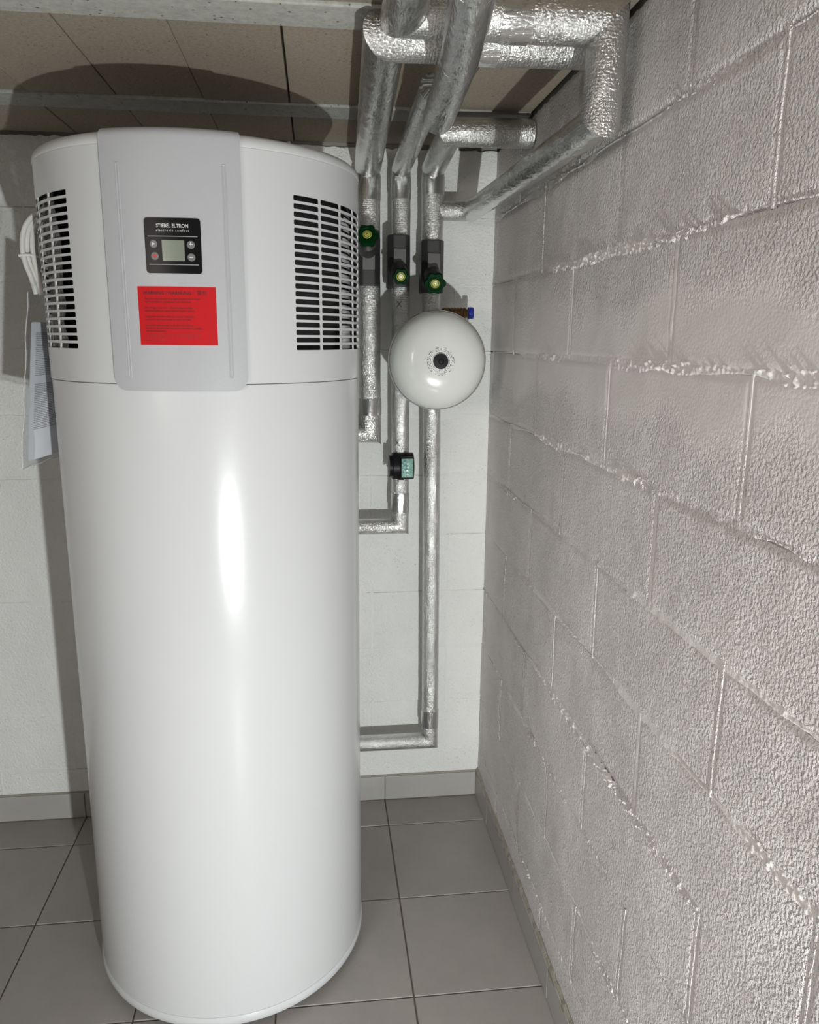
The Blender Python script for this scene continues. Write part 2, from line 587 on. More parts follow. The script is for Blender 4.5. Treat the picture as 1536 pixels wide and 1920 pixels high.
def block_wall(wall, frame, u0, u1, joints, res, mat, mmat, seed, relief, raggedtop, far_u=None):
    """blocks and mortar strips on a wall; frame(u,z,d) -> world xyz arrays, d = out of the wall"""
    rnd = random.Random(seed); jm = random.Random(seed + 1)

    def height(u, z):
        return ((fbm(u * 7, z * 7, seed, 3) - 0.5) * 0.004 + (fbm(u * 32, z * 32, seed + 40, 2) - 0.5) * 0.0007) * relief

    for r in range(len(ZR) - 1):
        z0, z1 = ZR[r] + 0.0016, ZR[r + 1] - 0.0016
        off = joints[r % 2]
        k0 = math.floor((u0 - off) / 0.5)
        us = [u0] + [off + 0.5 * k for k in range(k0, k0 + 14) if u0 + 0.03 < off + 0.5 * k < u1 - 0.03] + [u1]
        for a, b in zip(us[:-1], us[1:]):
            a2, b2 = a + (0.0007 if a > u0 else -0.006), b - (0.0007 if b < u1 else -0.006)
            rs = res if (far_u is None or b > far_u) else res * 4
            nu = max(3, int((b2 - a2) / rs) + 1); nv = max(3, int((z1 - z0) / rs) + 1)
            U, Z = np.meshgrid(np.linspace(a2, b2, nu), np.linspace(z0, z1, nv), indexing='ij')
            du = np.minimum(U - a2, b2 - U); dz = np.minimum(Z - z0, z1 - Z)
            e = np.minimum(du * 2.2, dz)
            wob = 0.003 + 0.009 * fbm(U * 25, Z * 25, seed + 5, 2)
            edge = np.clip(1 - e / wob, 0, 1) ** 1.6
            D = height(U, Z) - edge * 0.0024 * relief
            D += (rnd.random() - 0.5) * 0.0016 * relief
            if raggedtop and r == len(ZR) - 2:
                Z = np.where(Z > z1 - 1e-6, Z - 0.010 * fbm(U * 60, U * 0, seed + 9, 3), Z)
            front = np.stack(frame(U, Z, D), -1).reshape(-1, 3)
            # skirt back into the wall core
            ring = [i * nv for i in range(nu)] + [(nu - 1) * nv + j for j in range(1, nv)] + \
                   [i * nv + nv - 1 for i in range(nu - 2, -1, -1)] + [j for j in range(nv - 2, 0, -1)]
            rU = U.reshape(-1)[ring]; rZ = Z.reshape(-1)[ring]
            back = np.stack(frame(rU, rZ, np.full(len(ring), -0.012)), -1)
            nF = len(front)
            F = grid_faces(nu, nv).tolist()
            L = len(ring)
            for i in range(L):
                j = (i + 1) % L
                F.append([ring[i], nF + i, nF + j, ring[j]])
            build('block', np.vstack([front, back]), F, mat, wall, True, auto=50)
            # upright mortar joint at the right end
            if b < u1 - 0.01:
                typ = rnd.choice(['bead', 'groove', 'thin', 'flush', 'flush', 'flush'])
                wd = {'bead': 0.004, 'groove': 0.007, 'thin': 0.004, 'flush': 0.0045}[typ]
                hi = {'bead': 0.0003, 'groove': -0.0010, 'thin': -0.0004, 'flush': 0.0}[typ] * relief
                nv2 = 60 if (far_u is None or b > far_u) else 12
                U2, Z2 = np.meshgrid(b + np.linspace(-wd, wd, 7), np.linspace(z0 - .004, z1 + .004, nv2), indexing='ij')
                t = np.abs(U2 - b) / wd
                U2 = U2 + (vn(Z2 * 30, Z2 * 0, seed + 3) - 0.5) * 0.003
                amp = 0.2 + 1.1 * vn(Z2 * 14, Z2 * 0 + r, seed + 31 + int(b * 50))
                D2 = height(U2, Z2) + np.where(t < 0.99, hi * amp * (1 - t * t), -0.002)
                D2 -= np.where(t > 0.9, 0.002, 0.0)
                build('mortar_joint', np.stack(frame(U2, Z2, D2), -1).reshape(-1, 3), grid_faces(7, nv2), mmat if typ == 'groove' else mat, wall, True)
        # bed joint above this course: smeared strip with crumbs
        if r < len(ZR) - 2:
            zj = ZR[r + 1]
            parts = np.linspace(u0, u1, 9)
            for a, b in zip(parts[:-1], parts[1:]):
                fine = far_u is None or b > far_u
                nu = int((b - a) / (0.0026 * (res / 0.008) if fine else 0.02)) + 2
                nv = 17 if fine else 7
                hw = 0.014
                jmat = mmat if jm.random() < 0.4 else mat
                U2, Z2 = np.meshgrid(np.linspace(a, b, nu), zj + np.linspace(-hw, hw, nv), indexing='ij')
                drift = (fbm(U2 * 6, U2 * 0, seed + 70 + r, 2) - 0.5) * 0.014
                width = hw * (0.16 + 0.9 * np.clip((fbm(U2 * 4, U2 * 0 + 3, seed + 90 + r, 3) - 0.45) * 4.0, 0, 1))
                t = np.abs(Z2 - zj - drift) / width
                crumbs = np.clip(fbm(U2 * 170, Z2 * 170, seed + r, 2) - 0.50, 0, 1) * 0.017
                crumbs *= np.clip(2.2 * (fbm(U2 * 5, U2 * 0, seed + 120 + r, 2) - 0.30), 0, 1.3)
                D2 = height(U2, Z2) + relief * (-0.0010 + crumbs * np.clip(1.6 - t, 0, 1)) + (fbm(U2 * 60, Z2 * 60, seed + 7, 2) - .5) * 0.001
                D2 = np.where(t > 1.0, D2 - 0.006 * np.clip((t - 1) * 2.5, 0, 1), D2)
                build('mortar_joint', np.stack(frame(U2, Z2, D2), -1).reshape(-1, 3), grid_faces(nu, nv), jmat, wall, True)


# --- right wall (u = Y, outward = -X)
g = Geo(); g.box(WX + 0.010, WX + 0.16, FY - 0.15, WY + 0.15, -0.15, ZC + 0.16)
wall_right = g.make('wall_right', M['raw'], kind='structure')
block_wall(wall_right, lambda u, z, d: (WX - d, u, z), FY, WY, (1.2, 0.95), 0.008, M['wall_right'], M['mortar'], 11, 1.0, True, far_u=0.35)
# --- back wall (u = X, outward = -Y)
g = Geo(); g.box(LX - 0.15, WX + 0.010, WY + 0.010, WY + 0.16, -0.15, ZC + 0.16)
wall_back = g.make('wall_back', M['raw'], kind='structure')
block_wall(wall_back, lambda u, z, d: (-u, np.full_like(u, WY) - d, z), -WX, -LX, (-0.43, -0.17), 0.013, M['wall_back'], M['mortar_back'], 47, 0.55, True)
# --- left wall and the wall behind the camera, outside the frame
g = Geo(); g.box(LX - 0.15, LX, FY - 0.15, WY + 0.01, -0.15, ZC + 0.16)
g.make('wall_left', M['far_wall'], kind='structure')
g = Geo(); g.box(LX, WX + 0.01, FY - 0.15, FY, -0.15, ZC + 0.16)
g.make('wall_front', M['far_wall'], kind='structure')

# --- floor: grout bed and tiles
g = Geo(); g.box(LX - 0.1, WX + 0.05, FY - 0.1, WY + 0.05, -0.12, -0.003)
floor = g.make('floor', M['grout'], kind='structure')
TXP, TYP = 0.3407, 0.3535
X0, Y0 = 0.2154, 2.333


def tile_mesh(w, d):
    g = Geo(); g.box(0.002, w - 0.002, 0.002, d - 0.002, -0.012, 0.0, 0.0016)
    me = bpy.data.meshes.new('floor_tile')
    me.from_pydata(g.v, [], g.f); me.materials.append(M['tile']); me.update()
    return me


tmesh = {}
rt = random.Random(5)
xs = [X0 + TXP * k for k in range(-7, 1)] + [WX]
ys = [Y0 - TYP * k for k in range(11, -1, -1)] + [WY]
for i in range(len(xs) - 1):
    for j in range(len(ys) - 1):
        w, d = xs[i + 1] - xs[i], ys[j + 1] - ys[j]
        key = (round(w, 3), round(d, 3))
        if key not in tmesh:
            tmesh[key] = tile_mesh(w, d)
        o = link('floor_tile', tmesh[key], floor)
        o.location = (xs[i], ys[j], rt.uniform(-0.0006, 0.0006))

# --- skirting tiles
BH = 0.092
for side, cuts in (('back', [LX] + [X0 - 1.022 + 0.3407 * k for k in range(-3, 4)] + [WX - 0.009]),
                   ('right', [FY, -0.49, -0.14, 0.22, 0.573, 0.925, 1.228, 1.582, 1.937, 2.292, WY])):
    g = Geo()
    if side == 'back':
        g.box(LX, WX, WY - 0.004, WY + 0.006, 0.0, BH + 0.004)
    else:
        g.box(WX - 0.004, WX + 0.006, FY, WY, 0.0, BH + 0.004)
    base = g.make('baseboard_' + side, M['seal'], kind='structure')
    for a, b in zip(cuts[:-1], cuts[1:]):
        g = Geo()
        dz = rt.uniform(-0.001, 0.001); dd = rt.uniform(-0.0006, 0.0006)
        if side == 'back':
            g.box(a + 0.0015, b - 0.0015, WY - 0.0095 + dd, WY, 0.002, BH + dz, 0.0012)
        else:
            g.box(WX - 0.0095 + dd, WX, a + 0.0015, b - 0.0015, 0.002, BH + dz, 0.0012)
        g.make('skirting_tile', M['skirt'], base)

# sandy filler bead on top of the right skirting
Us = np.linspace(0.4, WY, 260)
Vp = []; Fp = []
for u in Us:
    hh = 0.006 + 0.007 * float(vn(u * 60, 0, 3)); ww = 0.007 + 0.004 * float(vn(u * 45, 9, 4))
    for p in ((WX + 0.002, BH - 0.004), (WX - ww, BH - 0.003), (WX - ww * 0.8, BH + hh * 0.45), (WX - 0.001, BH + hh)):
        Vp.append((p[0], u, p[1]))
build('joint_filler', Vp, grid_faces(len(Us), 4), M['seal'], bpy.data.objects['baseboard_right'], True)

# --- ceiling: core, concrete joists, filler blocks
g = Geo(); g.box(LX - 0.1, WX + 0.01, FY - 0.1, WY + 0.02, ZC + 0.02, ZC + 0.15)
ceiling = g.make('ceiling', M['raw'], kind='structure')
BEAMS = [(2.105, 2.212)]
for k in range(1, 7):
    BEAMS.append((2.105 - 0.607 * k, 2.212 - 0.610 * k))
for a, b in BEAMS:
    g = Geo(); g.box(LX, WX, a, b, ZC - 0.004, ZC + 0.03, 0.003)
    g.make('concrete_joist', M['beam'], ceiling)
bands = [(2.212, WY)] + [(BEAMS[k + 1][1], BEAMS[k][0]) for k in range(6)]
rc = random.Random(9)
cxs = [LX] + [-0.057 + 0.204 * k for k in range(-10, 3)] + [WX]
cm = {}
for bi, (a, b) in enumerate(bands):
    for x0, x1 in zip(cxs[:-1], cxs[1:]):
        gap = 0.0040 if abs(x0 + 0.057) < 0.01 else 0.0012
        key = (bi, round(x1 - x0, 3), gap)
        if key not in cm:
            g = Geo(); g.box(gap, x1 - x0 - 0.0008, 0.003, b - a - 0.003, 0.0, 0.03, 0.0012)
            me = bpy.data.meshes.new('ceiling_block')
            me.from_pydata(g.v, [], g.f); me.materials.append(M['ceil_block']); me.update()
            cm[key] = me
        o = link('ceiling_block', cm[key], ceiling)
        o.location = (x0, a, ZC + rc.uniform(0.0, 0.004))


# ================================================================== HEAT PUMP WATER HEATER
heater = empty('water_heater', (TC[0], TC[1], 0.0),
               'tall white cylindrical heat pump water heater with silver front panel and red sticker', 'water heater')


def cyl(a, r, z):
    """point on the tank: a degrees from the front, towards the right; local to the heater"""
    return (r * math.sin(rad(a)), -r * math.cos(rad(a)), z)


# body with rolled foot ring
g = Geo(); g.lathe([(0.30, 0.032), (0.334, 0.032), (0.344, 0.040), (0.345, 0.055), (0.345, 1.5145), (0.3435, 1.5157), (0.30, 1.5157)], (0, 0, 0), (0, 0, 1), 128)
g.make('tank_body', M['white'], heater, True)
g = Geo(); g.lathe([(0.30, 0.017), (0.333, 0.017), (0.345, 0.021), (0.3485, 0.030), (0.3485, 0.040), (0.346, 0.046), (0.33, 0.047)], (0, 0, 0), (0, 0, 1), 128)
g.make('foot_ring', M['white'], heater, True)
for k in range(3):
    g = Geo(); g.lathe([(0.030, 0.0), (0.032, 0.003), (0.030, 0.010), (0.016, 0.013), (0.016, 0.030)], cyl(30 + 120 * k, 0.26, 0), (0, 0, 1), 20)
    g.make('foot', M['black'], heater, True)

# vented shroud: sheet with punched slots, 20 rows by 5 columns on either flank
SZ0, SZ1 = 1.5165, 1.9502
ROWZ = [1.8732 - 0.01508 * k for k in range(20)]
PITCH, SLOTW, SLOTH = 11.9, 11.05, 0.0102
right0, left0 = 36.55, -39.85
RS = 0.347


def sheet(a0, a1, z0, z1, verts, faces, step=2.5):
    n = max(1, int(round((a1 - a0) / step)))
    b = len(verts)
    for i in range(n + 1):
        a = a0 + (a1 - a0) * i / n
        verts.append(cyl(a, RS, z0)); verts.append(cyl(a, RS, z1))
    for i in range(n):
        faces.append((b + 2 * i, b + 2 * i + 2, b + 2 * i + 3, b + 2 * i + 1))


def slot_cell(a0, a1, z0, z1, sa0, sa1, sz0, sz1, verts, faces, back=False):
    """rectangle with a rounded-corner slot in it, plus the slot's rim going inwards"""
    ra = 1.0 / 2; rz = 0.0028; ra = math.degrees(rz / RS)
    inner = []
    for (ca, cz, t0) in ((sa1 - ra, sz1 - rz, 0), (sa0 + ra, sz1 - rz, 90), (sa0 + ra, sz0 + rz, 180), (sa1 - ra, sz0 + rz, 270)):
        for k in range(4):
            t = rad(t0 + 30 * k)
            inner.append((ca + ra * math.cos(t), cz + rz * math.sin(t)))
        if t0 == 0 or t0 == 180:     # follow the curve along the long edges
            s = 1 if t0 == 0 else -1
            zz = sz1 if t0 == 0 else sz0
            for q in (0.25, 0.5, 0.75):
                inner.append(((sa1 - ra if s > 0 else sa0 + ra) + (-s) * q * (sa1 - sa0 - 2 * ra), zz))
    am, zm = (sa0 + sa1) / 2, (sz0 + sz1) / 2
    outer = []
    for (a, z) in inner:
        # push each inner point out to the cell's border
        if abs(z - zm) / (sz1 - sz0) * 1.0 > 0.30 or sa0 + ra < a < sa1 - ra:
            oz = z1 if z > zm else z0
        else:
            oz = z
        if a <= sa0 + ra * 1.01: oa = a0
        elif a >= sa1 - ra * 1.01: oa = a1
        else: oa = a
        outer.append((oa, oz))
    b = len(verts); n = len(inner)
    for a, z in outer: verts.append(cyl(a, RS, z))
    for a, z in inner: verts.append(cyl(a, RS, z))
    for a, z in inner: verts.append(cyl(a, RS - 0.0025, z))
    for i in range(n):
        j = (i + 1) % n
        faces.append((b + i, b + j, b + n + j, b + n + i))
        faces.append((b + n + i, b + n + j, b + 2 * n + j, b + 2 * n + i))
    


V, F = [], []
ra_end = right0 + PITCH * 5 - (PITCH - SLOTW) + 0.4
la_end = left0 - PITCH * 5 + (PITCH - SLOTW) - 0.4
zt = ROWZ[0] + 0.00754; zb = ROWZ[-1] - 0.00754
# plain bands below and above the slots all the way round, plain fields between the grilles
sheet(-180, 180, SZ0, zb, V, F); sheet(-180, 180, zt, SZ1, V, F)
Rr0, Rr1 = right0 - 0.425, right0 - 0.425 + PITCH * 5
Ll1, Ll0 = left0 + 0.425, left0 + 0.425 - PITCH * 5
sheet(Ll1, Rr0, zb, zt, V, F); sheet(Rr1, 360 + Ll0, zb, zt, V, F)
build('shroud', V, F, M['white'], heater, True)
for nm, base, sgn in (('right', right0, 1), ('left', left0, -1)):
    V, F = [], []
    for c in range(5):
        s0 = base + sgn * PITCH * c
        s1 = s0 + sgn * SLOTW
        lo, hi = min(s0, s1), max(s0, s1)
        for z in ROWZ:
            slot_cell(lo - 0.425, hi + 0.425, z - 0.00754, z + 0.00754, lo, hi, z - SLOTH / 2, z + SLOTH / 2, V, F)
    build('vent_grille', V, F, M['white'], heater, True, auto=30, label='grille of slots on the %s flank' % nm)
# dark air duct behind the slots
g = Geo(); g.lathe([(0.316, 1.53), (0.316, 1.94)], (0, 0, 0), (0, 0, 1), 96)
g.make('air_duct', M['duct'], heater, True)
# crinkled dark film showing behind the left slots
V = []; na, nz = 46, 40
for i in range(na):
    for j in range(nz):
        a = -104 + 53 * i / (na - 1); z = 1.54 + 0.37 * j / (nz - 1)
        V.append(cyl(a, 0.326 + 0.014 * float(fbm(a * 0.22, z * 30, 21, 3)), z))
build('insulation_film', V, grid_faces(na, nz), M['film'], heater, True, label='crinkled dark film behind the left slots')
# white inner panel, cut in steps to imitate light through the right slots
V = []; Fq = []
for j in range(27):
    z = 1.583 + 0.011 * j
    aa = 66 + (2.6 if j % 2 else 0) + 3.5 * max(0, (j - 18) / 9)
    b = len(V)
    for k in range(7):
        a = aa + (100 - aa) * k / 6
        V += [cyl(a, 0.327, z), cyl(a, 0.327, z + (0.0066 if j > 3 else 0.0105))]
    for k in range(6):
        Fq.append((b + 2 * k, b + 2 * k + 2, b + 2 * k + 3, b + 2 * k + 1))
build('light_striped_panel', V, Fq, M['white'], heater, False, label='white strips shaped like light falling through the right slots')
# lid
g = Geo(); g.lathe([(0.30, 1.9505), (0.3475, 1.9505), (0.3485, 1.953), (0.3475, 1.9605), (0.3445, 1.9675), (0.338, 1.9725), (0.328, 1.9755), (0.20, 1.980), (0.02, 1.982)], (0, 0, 0), (0, 0, 1), 128)
g.make('lid', M['white_lid'], heater, True)


def cyl_patch(name, a0, a1, z0, z1, r, t, cr, mat, parent, n=16, label=None, uv=False):
    """curved plate lying on the tank: rounded corners of radius cr, thickness t"""
    arc = math.degrees(cr / r) if cr > 0 else 0
    cols = []
    if cr > 0:
        for k in range(6):
            th = PI / 2 * k / 5
            cols.append((a0 + arc * (1 - math.sin(PI / 2 - 0) * math.cos(PI / 2 - th) if False else 1 - math.sin(th)), cr * (1 - math.cos(th))))
        left = sorted(cols)
    else:
        left = [(a0, 0.0)]
    mids = [(a0 + arc + (a1 - a0 - 2 * arc) * k / n, 0.0) for k in range(1, n)] if cr > 0 else [(a0 + (a1 - a0) * k / n, 0.0) for k in range(1, n)]
    right = [(a0 + a1 - a, c) for a, c in reversed(left)]
    cs = left + mids + right
    V = []; UV = []
    for a, c in cs:
        for rr in (r, r + t):
            for z in (z0 + c, z1 - c):
                V.append(cyl(a, rr, z)); UV.append(((a - a0) / (a1 - a0), (z - z0) / (z1 - z0)))
    Fc = []
    for i in range(len(cs) - 1):
        b = 4 * i; d = b + 4
        Fc += [(b + 2, d + 2, d + 3, b + 3), (b + 0, b + 1, d + 1, d + 0), (b + 1, b + 3, d + 3, d + 1), (b + 0, d + 0, d + 2, b + 2)]
    Fc += [(0, 2, 3, 1)]
    e = 4 * (len(cs) - 1)
    Fc += [(e, e + 1, e + 3, e + 2)]
    return build(name, V, Fc, mat, parent, True, auto=30, label=label, uv=UV if uv else None)


# front panel: rises from below the seam, folds over the lid
PA0, PA1, PZ0, PZT = -23.9, 18.6, 1.5035, 1.9755
rp = TR + 0.0085
prof_top = [(rp - 0.016 * (1 - math.cos(t)), PZT - 0.016 + 0.016 * math.sin(t) + 0.002 * (t / (PI / 2))) for t in np.linspace(0, PI / 2, 8)] + \
           [(0.30, PZT + 0.005), (0.24, PZT + 0.0075), (0.18, PZT + 0.0085)]
cr = 0.026
arc = math.degrees(cr / rp)
th = np.linspace(0, PI / 2, 8)
cl = sorted([(PA0 + arc * (1 - math.sin(t)), cr * (1 - math.cos(t))) for t in th])
cs = cl + [(PA0 + arc + (PA1 - PA0 - 2 * arc) * k / 20, 0) for k in range(1, 20)] + [(PA0 + PA1 - a, c) for a, c in reversed(cl)]
nz = 14
V = []; per = nz + len(prof_top)
for inner in (0, 1):
    for a, c in cs:
        dr = -0.0055 * inner
        for k in range(nz):
            z = PZ0 + c + (PZT - 0.016 - PZ0 - c) * k / nz
            V.append(cyl(a, rp + dr, z))
        for (r_, z_) in prof_top:
            V.append(cyl(a, r_ + dr, z_ + (dr if r_ < rp - 0.004 else 0)))
nc = len(cs)
F0 = grid_faces(nc, per)
F1 = (F0 + nc * per)[:, ::-1]
Fp = F0.tolist() + F1.tolist()
off = nc * per
for i in range(nc - 1):
    Fp.append((i * per, off + i * per, off + (i + 1) * per, (i + 1) * per))
    Fp.append((i * per + per - 1, (i + 1) * per + per - 1, off + (i + 1) * per + per - 1, off + i * per + per - 1))
for k in range(per - 1):
    Fp.append((k, k + 1, off + k + 1, off + k))
    q = (nc - 1) * per
    Fp.append((q + k, off + q + k, off + q + k + 1, q + k + 1))
front = build('front_panel', V, Fp, M['panel'], heater, True, auto=40, label='silver grey curved panel folded over the lid')
for a in (-18.15, 13.45):
    g = Geo()
    for q in (-1, 1):
        g.tube([cyl(a + q * 0.42, rp - 0.0002, z) for z in np.linspace(1.529, 1.915, 12)], 0.0015, 8)
    g.tube([cyl(a + x * 0.42, rp - 0.0002, 1.529) for x in (-1, -0.4, 0.4, 1)], 0.0015, 8)
    g.tube([cyl(a + x * 0.42, rp - 0.0002, 1.915) for x in (-1, -0.4, 0.4, 1)], 0.0015, 8)
    g.make('embossed_rib', M['panel'], front, True)

# ---- text wrapped on the tank
_font = None


def text_on_tank(name, s, a_mid, z, r, size, mat, parent, align='CENTER', xs=1.0, sp=1.0, bold=0.0, label=None):
    cu = bpy.data.curves.new(name, 'FONT')
    cu.body = s; cu.size = size; cu.align_x = align; cu.align_y = 'CENTER'
    cu.resolution_u = 2; cu.space_character = sp; cu.offset = bold; cu.fill_mode = 'FRONT'
    t = bpy.data.objects.new(name, cu)
    COL.objects.link(t)
    dg = bpy.context.evaluated_depsgraph_get()
    dg.update()
    me = bpy.data.meshes.new_from_object(t.evaluated_get(dg))
    bpy.data.objects.remove(t); bpy.data.curves.remove(cu)
    me.name = name
    for v in me.vertices:
        p = cyl(a_mid + math.degrees(v.co.x * xs / r), r, z + v.co.y)
        v.co = p
    me.materials.clear(); me.materials.append(mat)
    return link(name, me, parent, label)


# ---- control panel
rc0 = rp
ctrl = cyl_patch('control_panel', -10.6, 5.95, 1.7216, 1.8195, rc0 - 0.001, 0.003, 0.006, M['black_gloss'], heater, 14, 'black glossy control panel')
rt_ = rc0 + 0.0023
text_on_tank('brand_lettering', 'STIEBEL ELTRON', -2.25, 1.8055, rt_, 0.0092, M['print_white'], ctrl, xs=0.86, bold=0.00012, label='white brand lettering')
text_on_tank('slogan_lettering', 'electronic comfort', -2.25, 1.7975, rt_, 0.0058, M['print_white'], ctrl, xs=0.95, sp=1.38, label='small white slogan')
for z in (1.7873, 1.7372):
    cyl_patch('divider_line', -9.6, 4.95, z - 0.0007, z + 0.0007, rt_ - 0.0004, 0.0006, 0, M['line_grey'], ctrl, 10)
cyl_patch('display', -5.5, 1.05, 1.7435, 1.7805, rt_ - 0.0004, 0.0008, 0.0008, M['lcd'], ctrl, 8, 'grey green display')
for (a, z, sym) in ((-7.95, 1.7735, 'play'), (-7.75, 1.7520, 'dot'), (2.95, 1.7728, 'plus'), (2.95, 1.7505, 'minus')):
    g = Geo()
    c = Vector(cyl(a, rt_ - 0.0008, z)); nrm = Vector(cyl(a, 1, 0))
    g.lathe([(0.0072, 0.0), (0.0072, 0.0016), (0.0066, 0.0022), (0.0001, 0.0024)], c, nrm, 24)
    g.make('button', M['btn'], ctrl, True)
    r2 = rt_ + 0.0018
    if sym == 'plus':
        text_on_tank('plus_symbol', '+', a, z + 0.0003, r2, 0.0135, M['print_white'], ctrl, bold=0.0003)
    elif sym == 'minus':
        cyl_patch('minus_symbol', a - 0.55, a + 0.55, z - 0.0008, z + 0.0008, r2, 0.0002, 0, M['print_white'], ctrl, 2)
    elif sym == 'play':
        V = [cyl(a - 0.38, r2, z - 0.003), cyl(a + 0.52, r2, z), cyl(a - 0.38, r2, z + 0.003)]
        build('play_symbol', V, [(0, 1, 2)], M['print_white'], ctrl)
    else:
        g = Geo(); g.lathe([(0.0031, 0), (0.0031, 0.0003), (0.0001, 0.0004)], Vector(cyl(a, r2 - 0.0001, z)), nrm, 16)
        g.make('reset_dot', M['print_red'], ctrl)

# ---- red warning sticker, slightly askew
stick = cyl_patch('warning_sticker', -13.95, 9.65, 1.5905, 1.698, rc0 - 0.0004, 0.0009, 0, M['red'], heater, 16, 'red sticker with dark warning text in several languages')
rs = rc0 + 0.0008
LA = -11.9
text_on_tank('sticker_heading', 'WARNING / WARNUNG /', LA - 0.35, 1.6860, rs, 0.0086, M['ink'], stick, 'LEFT', xs=0.95, bold=0.0002)
text_on_tank('sticker_heading', '警告', 3.9, 1.6864, rs, 0.0098, M['ink'], stick, 'LEFT', xs=1.0)
lines = [(1.6755, 'The unit must remain in upright position for at least'),
         (1.6700, 'one hour before putting unit into operation.'),
         (1.6592, 'Die Anlage muss min. 1 Stunde lang vor dem'),
         (1.6537, 'Inbetriebnahme in senkrechter Position stehen.'),
         (1.6432, "L'appareil doit être placé en position verticale"),
         (1.6377, 'au moins une heure avant sa mise en route.'),
         (1.6272, 'La unidad debe quedar en la posición vertical'),
         (1.6217, 'al menos durante una hora antes de poner la unidad'),
         (1.6165, 'en funcionamiento.')]
for z, s in lines:
    text_on_tank('sticker_line', s, LA, z, rs, 0.0050, M['ink'], stick, 'LEFT', xs=0.98, bold=0.00005)
for z, s in ((1.6072, '本装置开动之前必须保持垂直状态'), (1.5995, '至少一小时。')):
    text_on_tank('sticker_line', s, LA, z, rs, 0.0066, M['ink_faint'], stick, 'LEFT', xs=1.0, sp=1.08)
for a0, z0, z1 in ((-2.9, 1.6975, 1.712), (-2.6, 1.573, 1.5908)):
    cyl_patch('tape_strip', a0, a0 + 3.9, z0, z1, rc0 - 0.0004, 0.0006, 0, M['tape'], heater, 4, 'short strip of clear tape')

# ================================================================== POWER CABLE on the left flank
cable = empty('power_cable', (-0.62, 1.90, 1.70), 'white folded power cable hanging on the left flank of the water heater', 'cable')


def cabl(pts, r, mat='cable', name='cable_loop', n=10):
    g = Geo(); g.tube(smooth_path(pts, 8), r, n)
    o = g.make(name, M[mat], None, True)
    adopt(o, cable)
    return o


for k, (dx, dy) in enumerate(((0, 0), (0.004, 0.012), (0.002, -0.012), (0.0085, -0.004))):
    cabl([(-0.603 + dx, 1.915 + dy, 1.868), (-0.617 + dx, 1.905 + dy, 1.858), (-0.6335 + dx, 1.90 + dy, 1.832), (-0.6405 + dx, 1.90 + dy, 1.795),
          (-0.637 + dx, 1.90 + dy, 1.760), (-0.629 + dx, 1.90 + dy, 1.735), (-0.620 + dx, 1.90 + dy, 1.700)], 0.0056)
for k, (dx, dy) in enumerate(((0, 0), (0.002, 0.011))):
    cabl([(-0.604 + dx, 1.905 + dy, 1.862), (-0.614 + dx, 1.90 + dy, 1.838), (-0.6195 + dx, 1.895 + dy, 1.80),
          (-0.617 + dx, 1.893 + dy, 1.765), (-0.611 + dx, 1.893 + dy, 1.730), (-0.6075 + dx, 1.893 + dy, 1.694)], 0.0056)
cabl([(-0.6435, 1.895, 1.776), (-0.637, 1.892, 1.765), (-0.6285, 1.89, 1.735), (-0.6195, 1.89, 1.695)], 0.0048)
g = Geo(); g.tube([(-0.647, 1.885, 1.7765), (-0.637, 1.884, 1.7785), (-0.622, 1.886, 1.7785), (-0.610, 1.9, 1.7755)], 0.003, 8)
o = g.make('cable_tie', M['cable'], None, True); adopt(o, cable)

# ================================================================== DOCUMENTS IN A CLEAR BAG
bag = empty('document_bag', (-0.645, 1.9, 1.30), 'clear plastic bag with papers hanging beside the left flank of the water heater', 'bag')
AT, AB = Vector((-0.634, 1.885, 1.70)), Vector((-0.6845, 1.885, 1.302))   # front edge, top and bottom
BT, BB = Vector((-0.590, 2.045, 1.70)), Vector((-0.618, 2.055, 1.318))     # rear edge, hidden by the tank
V = []; nu, nv = 15, 22
for s in (-1, 1):
    for i in range(nu):
        for j in range(nv):
            u, v = i / (nu - 1), j / (nv - 1)
            p = AT.lerp(AB, v).lerp(BT.lerp(BB, v), u)
            e = math.sin(PI * min(u * 1.0, 1)) ** 0.5 * math.sin(PI * min(v, 0.98)) ** 0.35
            n_ = Vector((-0.96, 0.28, 0.05))
            p = p + n_ * s * (0.0045 * e + 0.0006) + n_ * 0.006 * (float(fbm(u * 3 + 5, v * 4, 33, 2)) - 0.5)
            V.append(p)
F0 = grid_faces(nu, nv)
Fb = F0.tolist() + (F0 + nu * nv)[:, ::-1].tolist()
o = build('bag_film', V, Fb, M['film_clear'], None, True); adopt(o, bag)
# flap taped up on the shroud
V = []
for i in range(8):
    for j in range(8):
        u, v = i / 7, j / 7
        p0 = Vector((-0.612, 1.862, 1.715)).lerp(Vector((-0.6, 1.99, 1.76)), u)
        p = AT.lerp(BT, u * 0.7).lerp(p0, v)
        V.append(p + Vector((-1, 0, 0)) * 0.004 * float(vn(u * 5, v * 5, 8)))
o = build('bag_flap', V, grid_faces(8, 8), M['film_clear'], None, True); adopt(o, bag)
